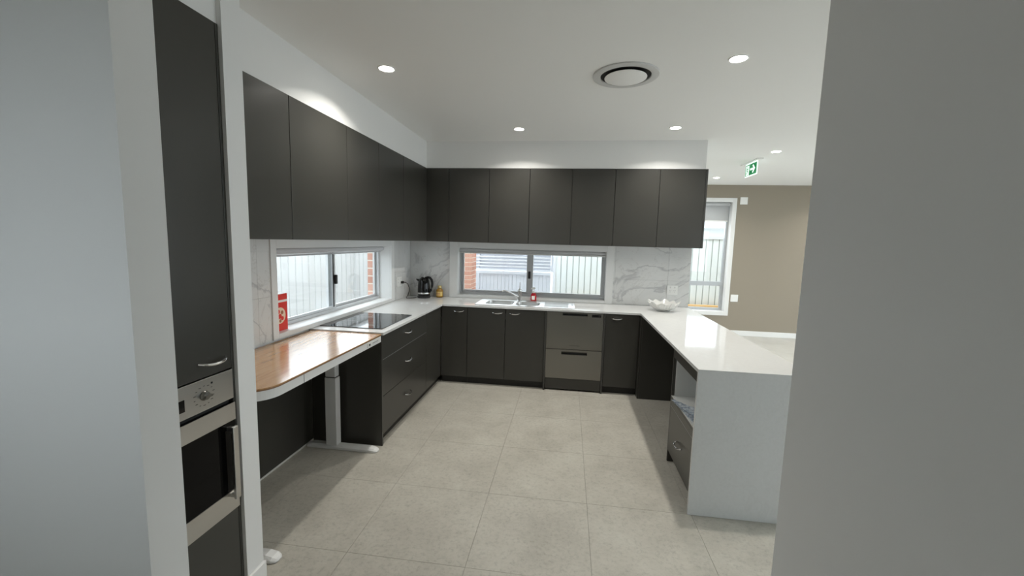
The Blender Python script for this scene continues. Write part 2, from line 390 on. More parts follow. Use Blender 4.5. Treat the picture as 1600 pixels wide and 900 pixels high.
def window_left():
    y0, y1, z0, z1 = LW
    W = empty_struct('window_2', (XL, (y0+y1)/2, z0), 'wide low aluminium sliding window above the desk and cooktop')
    xi = -2.075
    box('lining', xi, XL, y0-LN, y0, z0-LN, z1+LN, 'trim_white', W); box('lining', xi, XL, y1, y1+LN, z0-LN, z1+LN, 'trim_white', W)
    box('lining', xi, XL, y0, y1, z1, z1+LN, 'trim_white', W); box('sill', xi, XL, y0, y1, z0-LN, z0, 'trim_white', W)
    plate('frame', rect(y0-LN, y1+LN, z0-LN, z1+LN), [rect(y0+.022, y1-.022, z0+.026, z1-.03)], -2.135, xi, 'x', 'alu_light', W)
    ym = 3.50
    s = plate('sash', rect(y0+.024, ym+.035, z0+.028, z1-.03), [rect(y0+.045, ym-.005, z0+.048, z1-.05)], -2.102, -2.080, 'x', 'alu_light', W)
    box('pane', -2.093, -2.089, y0+.045, ym-.005, z0+.048, z1-.05, 'window_glass', s)
    box('stile_seal', -2.0795, -2.077, ym-.012, ym+.006, z0+.04, z1-.04, 'black_plastic', s)
    s = plate('sash', rect(ym-.035, y1-.024, z0+.028, z1-.03), [rect(ym+.005, y1-.05, z0+.05, z1-.05)], -2.130, -2.108, 'x', 'alu_light', W)
    box('pane', -2.121, -2.117, ym+.005, y1-.05, z0+.05, z1-.05, 'window_glass', s)
    box('latch', -2.0795, -2.060, ym+.012, ym+.042, 1.18, 1.265, 'black_plastic', W, .006)
    T = empty_struct('trim_2', (XL, (y0+y1)/2, z0), 'white architrave around the window above the desk')
    a = 2.517; b = 4.50; X0, X1 = XL+.0005, XL+.018
    box('trim_board', X0, X1, a, y0, H, 1.5815, 'trim_white', T, .003); box('trim_board', X0, X1, y1, b, H, 1.5815, 'trim_white', T, .003)
    box('trim_board', X0, X1, y0, y1, z1, 1.5815, 'trim_white', T, .003); box('trim_board', X0, X1, y0, y1, H, z0, 'trim_white', T, .003)
    bl = thing('roller_blind', 'rolled-up grey blind across top of window above the desk', 'blind', (-2.03, (y0+y1)/2, z1))
    tube('roll', [(-2.035, y0+.012, z1-.027), (-2.035, y1-.012, z1-.027)], .022, 'blind_grey', bl, n=14)
    box('bottom_rail', -2.060, -2.052, y0+.012, y1-.012, z1-.066, z1-.052, 'blind_grey', bl, .002)
    # brick reveal outside the frame, brick by brick
    def jamb(ya, yb):
        boxes('mortar_bed', [(-2.196, -2.137, ya+.0005, yb-.0005, .925, 1.53)], 'mortar', wl)
        z = .93
        while z+.076 < 1.53:
            box('brick', -2.1995, -2.1365, ya, yb, z, z+.074, 'brick', wl, .002); z += .086
    jamb(y1-.03, y1+.011); jamb(y0-.011, y0+.03)
window_left()
def window_living():
    x0, x1, z0, z1 = VW
    W = empty_struct('window_3', ((x0+x1)/2, YL, z0), 'tall aluminium window in the beige living room wall')
    box('lining', x0-LN, x0, YL, 8.11, z0-LN, z1+LN, 'trim_white', W); box('lining', x1, x1+LN, YL, 8.11, z0-LN, z1+LN, 'trim_white', W)
    box('lining', x0, x1, YL, 8.11, z1, z1+LN, 'trim_white', W); box('sill', x0, x1, YL, 8.11, z0-LN, z0, 'trim_white', W)
    f = plate('frame', rect(x0-LN, x1+LN, z0-LN, z1+LN), [rect(x0+.045, x1-.045, z0+.045, .885), rect(x0+.045, x1-.045, .965, z1-.045)], 8.11, 8.17, 'y', 'alu', W)
    box('pane', x0+.045, x1-.045, 8.138, 8.142, z0+.045, .885, 'window_glass', W); box('pane', x0+.045, x1-.045, 8.138, 8.142, .965, z1-.045, 'window_glass', W)
    T = empty_struct('trim_3', ((x0+x1)/2, YL, z0), 'white architrave around the living room window')
    k = .072
    for b in ((x0-k, x0, z0-k, z1+k), (x1, x1+k, z0-k, z1+k), (x0, x1, z1, z1+k), (x0, x1, z0-k, z0)):
        box('trim_board', b[0], b[1], YL-.018, YL-.0005, b[2], b[3], 'trim_white', T, .003)
    bl = thing('roller_blind', 'white roller blind pulled partly down in living room window', 'blind', ((x0+x1)/2, 8.06, z1))
    tube('roll', [(x0+.015, 8.06, z1-.035), (x1-.015, 8.06, z1-.035)], .030, 'blind_white', bl, n=14)
    box('cloth', x0+.03, x1-.03, 8.088, 8.0895, 2.075, z1-.03, 'blind_white', bl)
    box('bottom_rail', x0+.03, x1-.03, 8.083, 8.094, 2.055, 2.080, 'white_plastic', bl, .003)
window_living()
def added_glazing():  # out-of-view glazing, added to supply daylight
    W = empty_struct('added_window', (-1.25, -.55, 1.2), 'small unseen aluminium window added to the passage wall for daylight')  # added window, sized and placed to light the wall end by the oven
    plate('frame', rect(-1.70, -.80, 1.20, 1.92), [rect(-1.67, -.83, 1.23, 1.89)], -.58, -.53, 'y', 'alu', W)
    box('pane', -1.67, -.83, -.557, -.553, 1.23, 1.89, 'window_glass', W)
    D1 = empty_struct('added_door_1', (3.7, -2.6, 0), 'unseen glazed doors added to the living room back wall for daylight')  # added doors, light the waterfall end and the nib
    plate('frame', rect(3.9, 6.0, .10, 2.3), [rect(3.96, 4.92, .17, 2.24), rect(4.98, 5.94, .17, 2.24)], -2.65, -2.59, 'y', 'alu', D1)
    box('pane', 3.96, 4.92, -2.622, -2.618, .17, 2.24, 'window_glass', D1); box('pane', 4.98, 5.94, -2.622, -2.618, .17, 2.24, 'window_glass', D1)
    D2 = empty_struct('added_door_2', (6.6, 3.9, 0), 'unseen glazed sliding doors added to the living room side wall for daylight')  # added doors, brighten the living room and its ceiling
    plate('frame', rect(.5, 7.3, .10, 2.3), [rect(.56, 3.87, .17, 2.24), rect(3.93, 7.24, .17, 2.24)], 6.59, 6.65, 'x', 'alu', D2)
    box('pane', 6.618, 6.622, .56, 3.87, .17, 2.24, 'window_glass', D2); box('pane', 6.618, 6.622, 3.93, 7.24, .17, 2.24, 'window_glass', D2)
added_glazing()

# ------------------------------------------------------------------ handles
def bow_handle(center, along, out, parent, length=.118, proj=.026, drop=.010):
    A = Vector(along); O = Vector(out); c = Vector(center); pts = []; rad = []
    for k in range(13):
        t = -1+2*k/12
        pts.append(c + A*(t*length/2) + O*(proj*(1-t**4)+.0015) + Vector((0, 0, -drop*(1-t*t))))
        rad.append(.0042+.0022*(1-t*t))
    return tube('handle', pts, rad, 'chrome', parent, n=8)

# ------------------------------------------------------------------ wall cabinets
G = .0025
def wall_cab_left(label, ys, end=None):
    y0, y1 = ys[0], ys[-1]
    t = thing('wall_cabinet', label, 'cabinet', (XL, (y0+y1)/2, 1.583), 'dark wall cabinets')
    box('body', XL+.0085, -1.642, y0+.0005, y1-.0005, 1.5845, 2.4065, 'carcass_dark', t)
    for a, b in zip(ys, ys[1:]): box('door', -1.640, -1.622, a+G, b-G, 1.583, 2.4065, 'laminate', t, .0015)
wall_cab_left('dark grey wall cabinet beside the white wall nib', [1.641, 2.306])
wall_cab_left('wide-door dark grey wall cabinet above the red box on the window sill', [2.306, 2.941])
wall_cab_left('two-door dark grey wall cabinet above the black cooktop', [2.941, 3.463, 4.007])
wall_cab_left('dark grey corner wall cabinet above the power outlet with black plug', [4.007, 4.6845])
def wall_cab_back(label, xs):
    x0, x1 = xs[0], xs[-1]
    t = thing('wall_cabinet', label, 'cabinet', ((x0+x1)/2, YB, 1.583), 'dark wall cabinets')
    box('body', x0+.0005, x1-.0005, 4.705, YB-.0190, 1.5845, 2.4065, 'carcass_dark', t)
    for a, b in zip(xs, xs[1:]): box('door', a+G, b-G, 4.685, 4.703, 1.583, 2.4065, 'laminate', t, .0015)
    return t
f = thing('filler_panel', 'narrow dark filler panel in the wall cabinet corner above the kettle', 'panel', (-1.49, 4.70, 1.583))
box('panel', -1.642, -1.365, 4.685, 4.703, 1.583, 2.4065, 'laminate', f, .0015); box('rail', -1.620, -1.365, 4.704, 4.72, 1.60, 1.66, 'carcass_dark', f)
wall_cab_back('two-door dark grey wall cabinet above the gold-labelled jar', [-1.363, -.898, -.444])
wall_cab_back('two-door dark grey wall cabinet above the tap and soap bottle', [-.444, .020, .478])
t = wall_cab_back('two-door dark grey wall cabinet above the white ruffled bowl', [.478, .938, 1.400])
box('end_panel', 1.4005, 1.4185, 4.685, YB-.019, 1.583, 2.4065, 'laminate_edge', t)

# ------------------------------------------------------------------ base cabinets
ZD = .874   # top of doors
def base_unit(label, xs, handles, name='base_cabinet'):
    x0, x1 = xs[0], xs[-1]
    t = thing(name, label, 'cabinet', ((x0+x1)/2, 4.70, 0), 'dark base cabinets')
    boxes('body', [(x0+.0005, x0+.016, 4.462, 5.0, .082, ZD), (x1-.016, x1-.0005, 4.462, 5.0, .082, ZD), (x0+.016, x1-.016, 4.984, 5.0, .082, ZD), (x0+.016, x1-.016, 4.462, 4.984, .082, .098), (x0+.016, x1-.016, 4.462, 4.48, .82, ZD)], 'carcass_dark', t)
    box('kickboard', x0+.0005, x1-.0005, 4.490, 4.506, .001, .080, 'kick', t)
    for (a, b), hx in zip(zip(xs, xs[1:]), handles):
        d = box('door', a+G, b-G, 4.440, 4.458, .084, ZD, 'laminate', t, .0015)
        if hx is not None: bow_handle((hx, 4.440, .832), (1, 0, 0), (0, -1, 0), d)
base_unit('single-door dark base cabinet in the corner below the gold-labelled jar', [-1.367, -1.069], [-1.166])
base_unit('two-door dark base cabinet below the sink', [-1.069, -.645, -.214], [-.733, -.543])
base_unit('single-door dark base cabinet right of the steel dishwasher', [.424, .775], [.54])
for nm, lab, x0, x1, y0 in (('end_panel', 'dark upright panel between sink cabinet and steel dishwasher', -.2135, -.1945, 4.432), ('end_panel', 'dark upright panel between dishwasher and single-door cabinet', .4045, .4235, 4.432)):
    o = thing(nm, lab, 'panel', ((x0+x1)/2, 4.7, 0), 'dishwasher side panels')
    box('panel', x0, x1, y0, 5.0, .001, ZD+.002, 'laminate', o, .001); box('edge_strip', x0, x1, y0-.0012, y0-.0002, .001, ZD+.002, 'laminate_edge', o)
# corner return panel, facing the open knee space under the peninsula
o = thing('filler_panel', 'dark panel closing the corner beside the open space under the peninsula', 'panel', (1.08, 4.37, 0))
box('panel', .796, 1.378, 4.366, 4.384, .001, ZD+.002, 'laminate', o, .001); box('return_edge', .778, .7955, 4.366, 4.470, .001, ZD+.002, 'laminate', o, .001)

# left run: drawers and corner door
def drawers():
    t = thing('drawer_unit', 'dark three-drawer base unit under the black cooktop', 'drawers', (-1.65, 3.45, 0))
    box('side_panel', -1.940, -1.364, 2.930, 2.948, .001, ZD+.002, 'laminate', t, .001)
    boxes('body', [(-1.940, -1.388, 2.950, 2.966, .082, .85), (-1.940, -1.388, 3.931, 3.947, .082, .85), (-1.940, -1.924, 2.966, 3.931, .082, .85), (-1.924, -1.388, 2.966, 3.931, .082, .098)], 'carcass_dark', t)
    box('kickboard', -1.433, -1.417, 2.950, 3.947, .001, .080, 'kick', t)
    for z0, z1, hz in ((.682, ZD, .800), (.394, .678, .548), (.086, .390, .245)):
        d = box('drawer', -1.385, -1.367, 2.951, 3.946, z0, z1, 'laminate', t, .0015)
        bow_handle((-1.367, 3.452, hz), (0, 1, 0), (1, 0, 0), d, length=.125)
    box('edge_trim', -1.384, -1.3675, 2.955, 3.945, .6785, .6815, 'alu', t)
    c = thing('corner_unit', 'plain dark corner front without handle beside the three-drawer unit', 'cabinet', (-1.65, 4.2, 0), 'dark base cabinets')
    box('door', -1.385, -1.3675, 3.951, 4.436, .084, ZD, 'laminate', c, .0015)
    box('body_side', -1.940, -1.388, 3.950, 3.966, .082, .85, 'carcass_dark', c); box('body_side', -1.940, -1.388, 4.43, 4.446, .082, .85, 'carcass_dark', c)
    box('kickboard', -1.433, -1.417, 3.950, 4.486, .001, .080, 'kick', c)
drawers()
# dark lining behind the desk
o = thing('wall_lining', 'dark panel lining the wall under the wooden adjustable desk', 'panel', (-1.94, 2.28, 0))
box('panel', XL+.001, XL+.010, 1.642, 2.928, .014, .845, 'laminate', o); box('floor_strip', XL+.001, XL+.013, 1.642, 2.928, .001, .013, 'off_white', o)

# ------------------------------------------------------------------ counter top (one piece, U shaped) with waterfall
XPL, XPR, YPE = .777, 1.404, 2.470
def counter():
    t = thing('countertop', 'white quartz U-shaped counter with waterfall end on the peninsula', 'countertop', (0, 4.7, H-TH))
    out = [(XL+.009, 2.925), (-1.347, 2.925), (-1.347, 4.419), (XPL, 4.419), (XPL, YPE+.020), (XPR, YPE+.020), (XPR, YB-.0095), (XL+.009, YB-.0095)]
    hole = rect(-.93, -.27, 4.52, 4.87)
    sl = plate('slab', out, [hole], H-TH, H-.0005, 'z', 'quartz', t)
    wf = box('waterfall', XPL, XPR, YPE, YPE+.020, .001, H-.0005, 'quartz', t)
    for o in (sl, wf):
        md = o.modifiers.new('edge', 'BEVEL'); md.width = .0012; md.segments = 2; md.limit_method = 'ANGLE'
counter()

# ------------------------------------------------------------------ peninsula cabinet with open niche
def peninsula():
    t = thing('peninsula_cabinet', 'dark end cabinet with open pale niche and one drawer beside the waterfall end', 'cabinet', (1.08, 2.8, 0))
    y0, y1 = 2.4915, 3.121; x0, x1 = .800, 1.378
    box('side_panel', x0, x1, y1-.018, y1, .001, .873, 'laminate', t, .001)
    box('side_panel', x0, x1, y0, y0+.018, .081, .873, 'laminate', t, .001)
    box('top_rail', x0, x1, y0+.019, y1-.019, .797, .873, 'laminate', t, .001)
    ya, yb = y0+.019, y1-.019
    boxes('niche_liner', [(x0+.02, x1-.03, ya, ya+.012, .512, .796), (x0+.02, x1-.03, yb-.012, yb, .512, .796), (x1-.042, x1-.03, ya+.012, yb-.012, .512, .796), (x0+.02, x1-.042, ya+.012, yb-.012, .784, .796)], 'carcass_white', t)
    box('shelf', x0+.014, x1-.030, ya, yb, .492, .511, 'carcass_white', t)
    box('shelf_edge', x0, x0+.013, ya, yb, .492, .5065, 'laminate', t); box('edge_line', x0, x0+.013, ya, yb, .5068, .5105, 'off_white', t)
    box('rail', x0, x0+.017, ya, yb, .436, .490, 'laminate', t, .001); box('edge_trim', x0+.0005, x0+.017, ya, yb, .4328, .4354, 'alu', t)
    d = box('drawer', x0, x0+.018, ya, yb, .090, .432, 'laminate', t, .0015)
    bow_handle((x0, 2.825, .262), (0, 1, 0), (-1, 0, 0), d, length=.118)
    box('kickboard', x0+.05, x0+.066, ya, yb, .001, .080, 'kick', t)
    b = thing('back_panel', 'dark panel along the living room side of the peninsula', 'panel', (1.39, 3.5, 0))
    box('panel', 1.380, 1.398, 2.4915, YB-.012, .001, .876, 'laminate', b)
    box('kick_strip', 1.3982, 1.4015, 2.4915, YB-.012, .001, .06, 'kick', b)
peninsula()

# ------------------------------------------------------------------ dishwasher
def dishwasher():
    t = thing('dishwasher', 'stainless steel double-drawer dishwasher between dark cabinets', 'dishwasher', (.105, 4.7, 0))
    x0, x1 = -.1925, .4025
    box('body', x0+.004, x1-.004, 4.475, 4.99, .13, .868, 'dark_slot', t)
    d = plate('drawer', rect(x0, x1, .468, .870), [rect(-.025, .238, .834, .862)], 4.442, 4.462, 'y', 'stainless', t)
    box('handle_recess', -.024, .237, 4.462, 4.468, .835, .861, 'dark_slot', d); box('grip', -.024, .237, 4.446, 4.456, .853, .8615, 'laminate', d)
    box('display', .282, .378, 4.4405, 4.4422, .828, .856, 'black_glass', d)
    box('button_row', .292, .36, 4.4412, 4.4418, .814, .8155, 'grey_print', d)
    box('maker_mark', .058, .165, 4.4412, 4.4418, .506, .5095, 'dark_print', d)
    d = plate('drawer', rect(x0, x1, .140, .462), [rect(-.025, .250, .408, .440)], 4.442, 4.462, 'y', 'stainless', t)
    box('handle_recess', -.024, .249, 4.462, 4.468, .409, .439, 'dark_slot', d); box('grip', -.024, .249, 4.446, 4.456, .431, .4395, 'laminate', d)
    box('plinth', x0, x1, 4.452, 4.468, .018, .134, 'laminate', t)
dishwasher()

# ------------------------------------------------------------------ sink, tap
def sink():
    t = thing('sink', 'stainless steel inset sink with two bowls and ribbed drainer', 'sink', (-.45, 4.7, H))
    z = H
    holes = [rrect(-.90, -.59, 4.545, 4.84, .06), rrect(-.555, -.29, 4.555, 4.82, .06)]
    plate('rim', rrect(-1.00, .10, 4.475, 4.945, .03, 3), holes, z+.0005, z+.006, 'z', 'sink_steel', t)
    for h_, dep in ((holes[0], .165), (holes[1], .12)):
        bm = bmesh.new(); cu = sum(p[0] for p in h_)/len(h_); cv = sum(p[1] for p in h_)/len(h_); rings = []
        for s, zz in ((1.0, z+.004), (.985, z-.01), (.95, z-dep*.85), (.88, z-dep), (.12, z-dep-.004)):
            rings.append([bm.verts.new((cu+(u-cu)*s, cv+(v-cv)*s, zz)) for u, v in h_])
        n = len(h_)
        for a, b in zip(rings, rings[1:]):
            for k in range(n): bm.faces.new((a[k], a[(k+1) % n], b[(k+1) % n], b[k]))
        bm.faces.new(rings[-1])
        bo = finish(bm, 'bowl', 'sink_steel', t, smooth=True)
        lathe('drain', [(.001, 0), (.036, 0), (.038, .003), (.02, .004), (.001, .002)], (cu, cv, z-dep-.003), 'chrome', bo, 16, closed=False)
    for k in range(9):
        yy = 4.54+k*.038; box('drainer_rib', -.235, .035, yy, yy+.014, z+.0062, z+.0092, 'sink_steel', t)
    box('drainer_edge', -.262, -.250, 4.515, 4.88, z+.0062, z+.010, 'sink_steel', t); box('drainer_edge', .055, .062, 4.515, 4.88, z+.0062, z+.010, 'sink_steel', t)
    lathe('overflow_plug', [(.012, 0), (.012, .002), (.001, .003)], (.076, 4.72, z+.0062), 'dark_slot', t, 12)
    p = thing('tap', 'chrome mixer tap with swivel spout and upright lever behind the sink bowls', 'tap', (-.545, 4.885, H+.006))
    c = (-.545, 4.885, H+.0065)
    lathe('body', [(.027, 0), (.027, .006), (.021, .012), (.021, .10), (.0235, .104), (.0235, .128), (.019, .142), (.006, .150)], c, 'chrome', p, 20)
    tube('spout', [(c[0]-.012, c[1]-.012, c[2]+.052), (c[0]-.06, c[1]-.045, c[2]+.078), (c[0]-.115, c[1]-.085, c[2]+.112), (c[0]-.15, c[1]-.11, c[2]+.128), (c[0]-.175, c[1]-.125, c[2]+.129), (c[0]-.188, c[1]-.133, c[2]+.120)], [.0125, .0115, .0105, .010, .0105, .0115], 'chrome', p, 12)
    tube('lever', [(c[0], c[1], c[2]+.145), (c[0]+.001, c[1]-.004, c[2]+.18), (c[0]+.002, c[1]-.012, c[2]+.226)], [.007, .005, .0035], 'chrome', p, 8)
sink()

# ------------------------------------------------------------------ cooktop
t = thing('cooktop', 'black glass induction cooktop set in the white counter', 'cooktop', (-1.66, 3.35, H))
plate('glass', rrect(-1.925, -1.405, 3.03, 3.665, .006, 2), [], H+.0005, H+.006, 'z', 'black_glass', t)
for cx, cy, r in ((-1.79, 3.19, .09), (-1.54, 3.19, .075), (-1.79, 3.50, .075), (-1.54, 3.50, .09)):
    bm = bmesh.new(); vv = [[bm.verts.new((cx+q*math.cos(2*PI*k/32), cy+q*math.sin(2*PI*k/32), H+.0063)) for k in range(32)] for q in (r, r-.0015)]
    for k in range(32): bm.faces.new((vv[0][k], vv[0][(k+1) % 32], vv[1][(k+1) % 32], vv[1][k]))
    finish(bm, 'zone_mark', 'grey_print', t)

# ------------------------------------------------------------------ adjustable desk
def desk():
    t = thing('standing_desk', 'oak-topped white height-adjustable desk between the nib and drawers', 'desk', (-1.65, 2.3, 0))
    x0, x1, y0, y1 = -1.930, -1.360, 1.682, 2.918
    r = .13
    def outline(ins):
        o = [(x0, y0+ins)]; 
        for k in range(11):
            a = math.radians(-90+90*k/10); o.append((x1-ins-r+r*math.cos(a), y0+ins+r+r*math.sin(a)))
        return o+[(x1-ins, y1), (x0, y1)]
    plate('top', outline(0), [], .8835, .890, 'z', 'oak', t)
    plate('edge_band', outline(.001), [], .877, .8833, 'z', 'oak_edge', t)
    a = plate('apron', outline(.003), [], .830, .8768, 'z', 'desk_white', t)
    box('drawer_gap', x1-.0034, x1-.0020, 1.991, 1.9935, .831, .876, 'dark_print', a)
    box('controller', x1-.0030, x1+.0005, 2.70, 2.90, .837, .868, 'off_white', a, .001)
    lathe('port', [(.0001, 0), (.006, 0)], (0, 0, 0), 'dark_print', a) if False else box('port', x1+.0005, x1+.0015, 2.722, 2.742, .846, .860, 'dark_slot', a)
    box('button_marks', x1+.0005, x1+.0010, 2.775, 2.865, .851, .858, 'grey_print', a)
    for yc, fl in ((2.848, 1), (1.752, -1)):
        l = box('leg', -1.760, -1.672, yc-.036, yc+.026, .034, .560, 'desk_metal', t, .004)
        box('inner_column', -1.756, -1.677, yc-.032, yc+.022, .566, .8295, 'desk_metal', l, .004)
        box('collar', -1.754, -1.679, yc-.030, yc+.020, .560, .566, 'dark_slot', l)
        pts = []
        bm = bmesh.new(); secs = []
        for xx, hw, hh in ((-1.928, .020, .012), (-1.915, .034, .022), (-1.88, .036, .031), (-1.42, .036, .031), (-1.385, .034, .024), (-1.366, .026, .014), (-1.358, .014, .006)):
            secs.append([bm.verts.new((xx, yc+s*hw*q, zz)) for s, q, zz in ((-1, 1, .003), (1, 1, .003), (1, 1, hh*.55+.003), (1, .62, hh+.003), (-1, .62, hh+.003), (-1, 1, hh*.55+.003))])
        for p, q in zip(secs, secs[1:]):
            for k in range(6): bm.faces.new((p[k], p[(k+1) % 6], q[(k+1) % 6], q[k]))
        bm.faces.new(secs[0][::-1]); bm.faces.new(secs[-1])
        fo = finish(bm, 'foot', 'desk_white', t)
        for xx in (-1.90, -1.43): box('glide_pad', xx, xx+.04, yc-.02, yc+.02, .0005, .003, 'black_plastic', fo)
    box('crossbar', -1.73, -1.69, 1.785, 2.81, .765, .815, 'dark_slot', t)
desk()

# ------------------------------------------------------------------ oven tower
def tower():
    t = thing('oven_tower', 'tall dark cabinet housing the oven behind the pale wall end', 'cabinet', (-1.65, 1.23, 0))
    ya, yb = .9275, 1.5405; xf = -1.370
    box('side_panel', -1.945, xf, ya, ya+.012, .001, 2.4065, 'laminate', t); box('side_panel', -1.945, xf, yb-.013, yb, .001, 2.4065, 'laminate', t, .001)
    a, b = ya+.014, yb-.015
    d = box('door', xf-.018, xf, a, b, 1.054, 2.4065, 'laminate', t, .0015)
    bow_handle((xf, 1.432, 1.112), (0, 1, 0), (1, 0, 0), d, length=.125)
    box('drawer', xf-.018, xf, a, b, .086, .438, 'laminate', t, .0015)
    box('kickboard', xf-.07, xf-.054, a, b, .001, .08, 'kick', t)
    box('back', -1.945, -1.93, a, b, .086, 2.4, 'carcass_dark', t)
    v = thing('oven', 'stainless steel built-in oven with side-opening black glass door and dial', 'oven', (-1.6, 1.23, .443))
    box('body', -1.90, xf-.012, a+.01, b-.01, .449, 1.042, 'dark_slot', v)
    cp = box('control_panel', xf-.011, xf+.004, a, b, .925, 1.049, 'stainless_h', v, .001)
    kn = (xf+.004, 1.385, .985)
    bm = bmesh.new(); lathe('', [(.019, 0), (.019, .004), (.016, .007), (.015, .014), (.001, .015)], (0, 0, 0), None, n=20, add_to=bm)
    bm_box(bm, -.004, .004, -.016, .016, .013, .024)
    bmesh.ops.rotate(bm, verts=bm.verts, cent=(0, 0, 0), matrix=Matrix.Rotation(PI/2, 3, 'Y')); bmesh.ops.translate(bm, verts=bm.verts, vec=kn)
    finish(bm, 'dial', 'stainless', cp, smooth=True)
    bm = bmesh.new()
    for k in range(14):
        an = 2*PI*k/14+.2; rr = .038; yy, zz = kn[1]+rr*math.cos(an)*1.15, kn[2]+rr*math.sin(an); L_ = .006 if k % 2 else .010
        bm_box(bm, xf+.0042, xf+.0048, yy-L_/2, yy+L_/2, zz-.0012, zz+.0012)
    finish(bm, 'dial_marks', 'dark_print', cp)
    box('indicator', xf+.0042, xf+.0055, 1.418, 1.425, 1.021, 1.028, 'dark_slot', cp); box('display', xf+.0042, xf+.0055, 1.12, 1.300, .955, 1.00, 'black_glass', cp)
    dr = box('door', xf-.011, xf+.006, a, b, .443, .907, 'oven_glass', v, .001)
    box('top_band', xf+.0062, xf+.009, a, b, .833, .907, 'stainless_h', dr); box('bottom_band', xf+.0062, xf+.009, a, b, .443, .531, 'stainless_h', dr)
    hx = xf+.036
    box('handle', hx-.006, hx+.006, b-.052, b-.026, .505, .818, 'stainless_h', dr, .002)
    for z_ in (.798, .510): box('handle_post', xf+.0065, hx-.006, b-.048, b-.030, z_, z_+.016, 'stainless_h', dr)
tower()

# ------------------------------------------------------------------ downlights
def lamp_light(parent):
    l = bpy.data.lights.new('downlight_lamp', 'AREA'); l.shape = 'DISK'; l.size = .075; l.energy = LAMP; l.color = (1, .965, .895); l.spread = math.radians(136)
    o = bpy.data.objects.new('downlight_lamp', l); C.objects.link(o); o.parent = parent; o.location = (0, 0, -.0065)
dl = thing('downlight', 'recessed round ceiling downlight nearest the desk', 'downlight', (-1.214, 2.715, ZC), 'recessed downlights')
lathe('trim_ring', [(.046, -.001), (.046, -.004), (.0515, -.006), (.055, -.004), (.056, -.0005), (.046, -.001)], (-1.214, 2.715, ZC), 'trim_white', dl, 28, closed=False)
lathe('lens', [(.0455, -.0008), (.0455, -.004), (.001, -.005)], (-1.214, 2.715, ZC), 'lens', dl, 28)
lamp_light(dl)
for x, y, lab in ((.94, 2.715, 'recessed ceiling downlight beside the round air vent, above the peninsula'), (-.52, 4.20, 'recessed ceiling downlight in front of the bulkhead, above the sink'),
                  (.95, 4.20, 'recessed ceiling downlight in front of the bulkhead end, above the ruffled bowl'), (2.30, 5.24, 'recessed ceiling downlight on the peninsula side of the exit sign'),
                  (2.30, 7.18, 'recessed ceiling downlight by the beige wall beyond the exit sign'), (4.5, 5.24, 'recessed living room ceiling downlight away from the exit sign'),
                  (4.5, 7.18, 'recessed living room ceiling downlight near the far corner'), (3.0, 3.2, 'recessed living room ceiling downlight behind the peninsula')):
    c = copy_tree(dl); c.location = (x, y, ZC); c['label'] = lab

# round air diffuser
v = thing('air_vent', 'round white ceiling air diffuser with dark ring gap', 'vent', (.327, 2.925, ZC))
c = (.327, 2.925, ZC)
lathe('outer_ring', [(.160, -.004), (.163, -.010), (.19, -.013), (.209, -.008), (.211, -.0005)], c, 'vent_white', v, 48, closed=False)
lathe('throat', [(.1605, -.0006), (.1605, -.004), (.001, -.002)], c, 'dark_slot', v, 48, closed=False)
lathe('disc', [(.001, -.022), (.128, -.0215), (.134, -.019), (.135, -.016), (.10, -.012), (.001, -.012)], c, 'ceiling_paint', v, 48, closed=False)
lathe('hub', [(.02, -.0025), (.02, -.0115)], c, 'dark_slot', v, 12)

# exit sign
def exit_sign():
    t = thing('exit_sign', 'green illuminated exit sign with running figure and arrow', 'sign', (2.29, 5.86, ZC))
    box('mount', 2.255, 2.325, 5.60, 6.12, ZC-.012, ZC-.0005, 'white_plastic', t, .003)
    y0, y1, z0, z1 = 5.672, 6.025, 2.520, 2.687
    s = box('panel', 2.286, 2.294, y0, y1, z0, z1, 'exit_white', t, .001)
    xa, xb = 2.2840, 2.2858
    box('arrow_field', xa, xb, y0+.012, y1-.125, z0+.014, z1-.014, 'exit_green', s)
    # arrow pointing towards -y (to the viewer's right)
    ym = y0+.012+(y1-.125-y0-.012)/2; zm = (z0+z1)/2
    plate('arrow', [(ym+.075, zm+.012), (ym-.02, zm+.012), (ym+.012, zm+.044), (ym-.012, zm+.053), (ym-.07, zm), (ym-.012, zm-.053), (ym+.012, zm-.044), (ym-.02, zm-.012), (ym+.075, zm-.012)], [], xa-.0012, xa-.0002, 'x', 'exit_white', s)
    # doorway and running figure on the left third
    dy0, dy1 = y1-.118, y1-.012
    boxes('door_symbol', [(xa, xb, dy0, dy1, z1-.026, z1-.014), (xa, xb, dy1-.016, dy1, z0+.014, z1-.014), (xa, xb, dy0, dy1, z0+.014, z0+.020)], 'exit_green', s)
    bm = bmesh.new(); cy = (dy0+dy1)/2-.01
    lathe('', [(.0001, 0), (.0085, 0), (.0085, .001), (.0001, .001)], (0, 0, 0), None, n=12, closed=False, add_to=bm)
    bmesh.ops.rotate(bm, verts=bm.verts, cent=(0, 0, 0), matrix=Matrix.Rotation(PI/2, 3, 'Y')); bmesh.ops.translate(bm, verts=bm.verts, vec=(xa, cy-.008, z1-.043))
    def limb(a, b, r): tube('', [(xa+.0005, *a), (xa+.0005, *b)], r, None, n=6, flat=.1, flat_axis=(1, 0, 0), add_to=bm)
    limb((cy, z1-.055), (cy+.012, z1-.092), .009); limb((cy+.01, z1-.09), (cy-.018, z1-.105), .006); limb((cy-.018, z1-.105), (cy-.012, z1-.130), .005)
    limb((cy+.012, z1-.09), (cy+.022, z1-.118), .006); limb((cy+.022, z1-.118), (cy+.042, z1-.122), .005); limb((cy-.002, z1-.058), (cy-.026, z1-.075), .0045); limb((cy+.004, z1-.06), (cy+.026, z1-.068), .0045)
    finish(bm, 'running_figure', 'exit_green', s)
exit_sign()

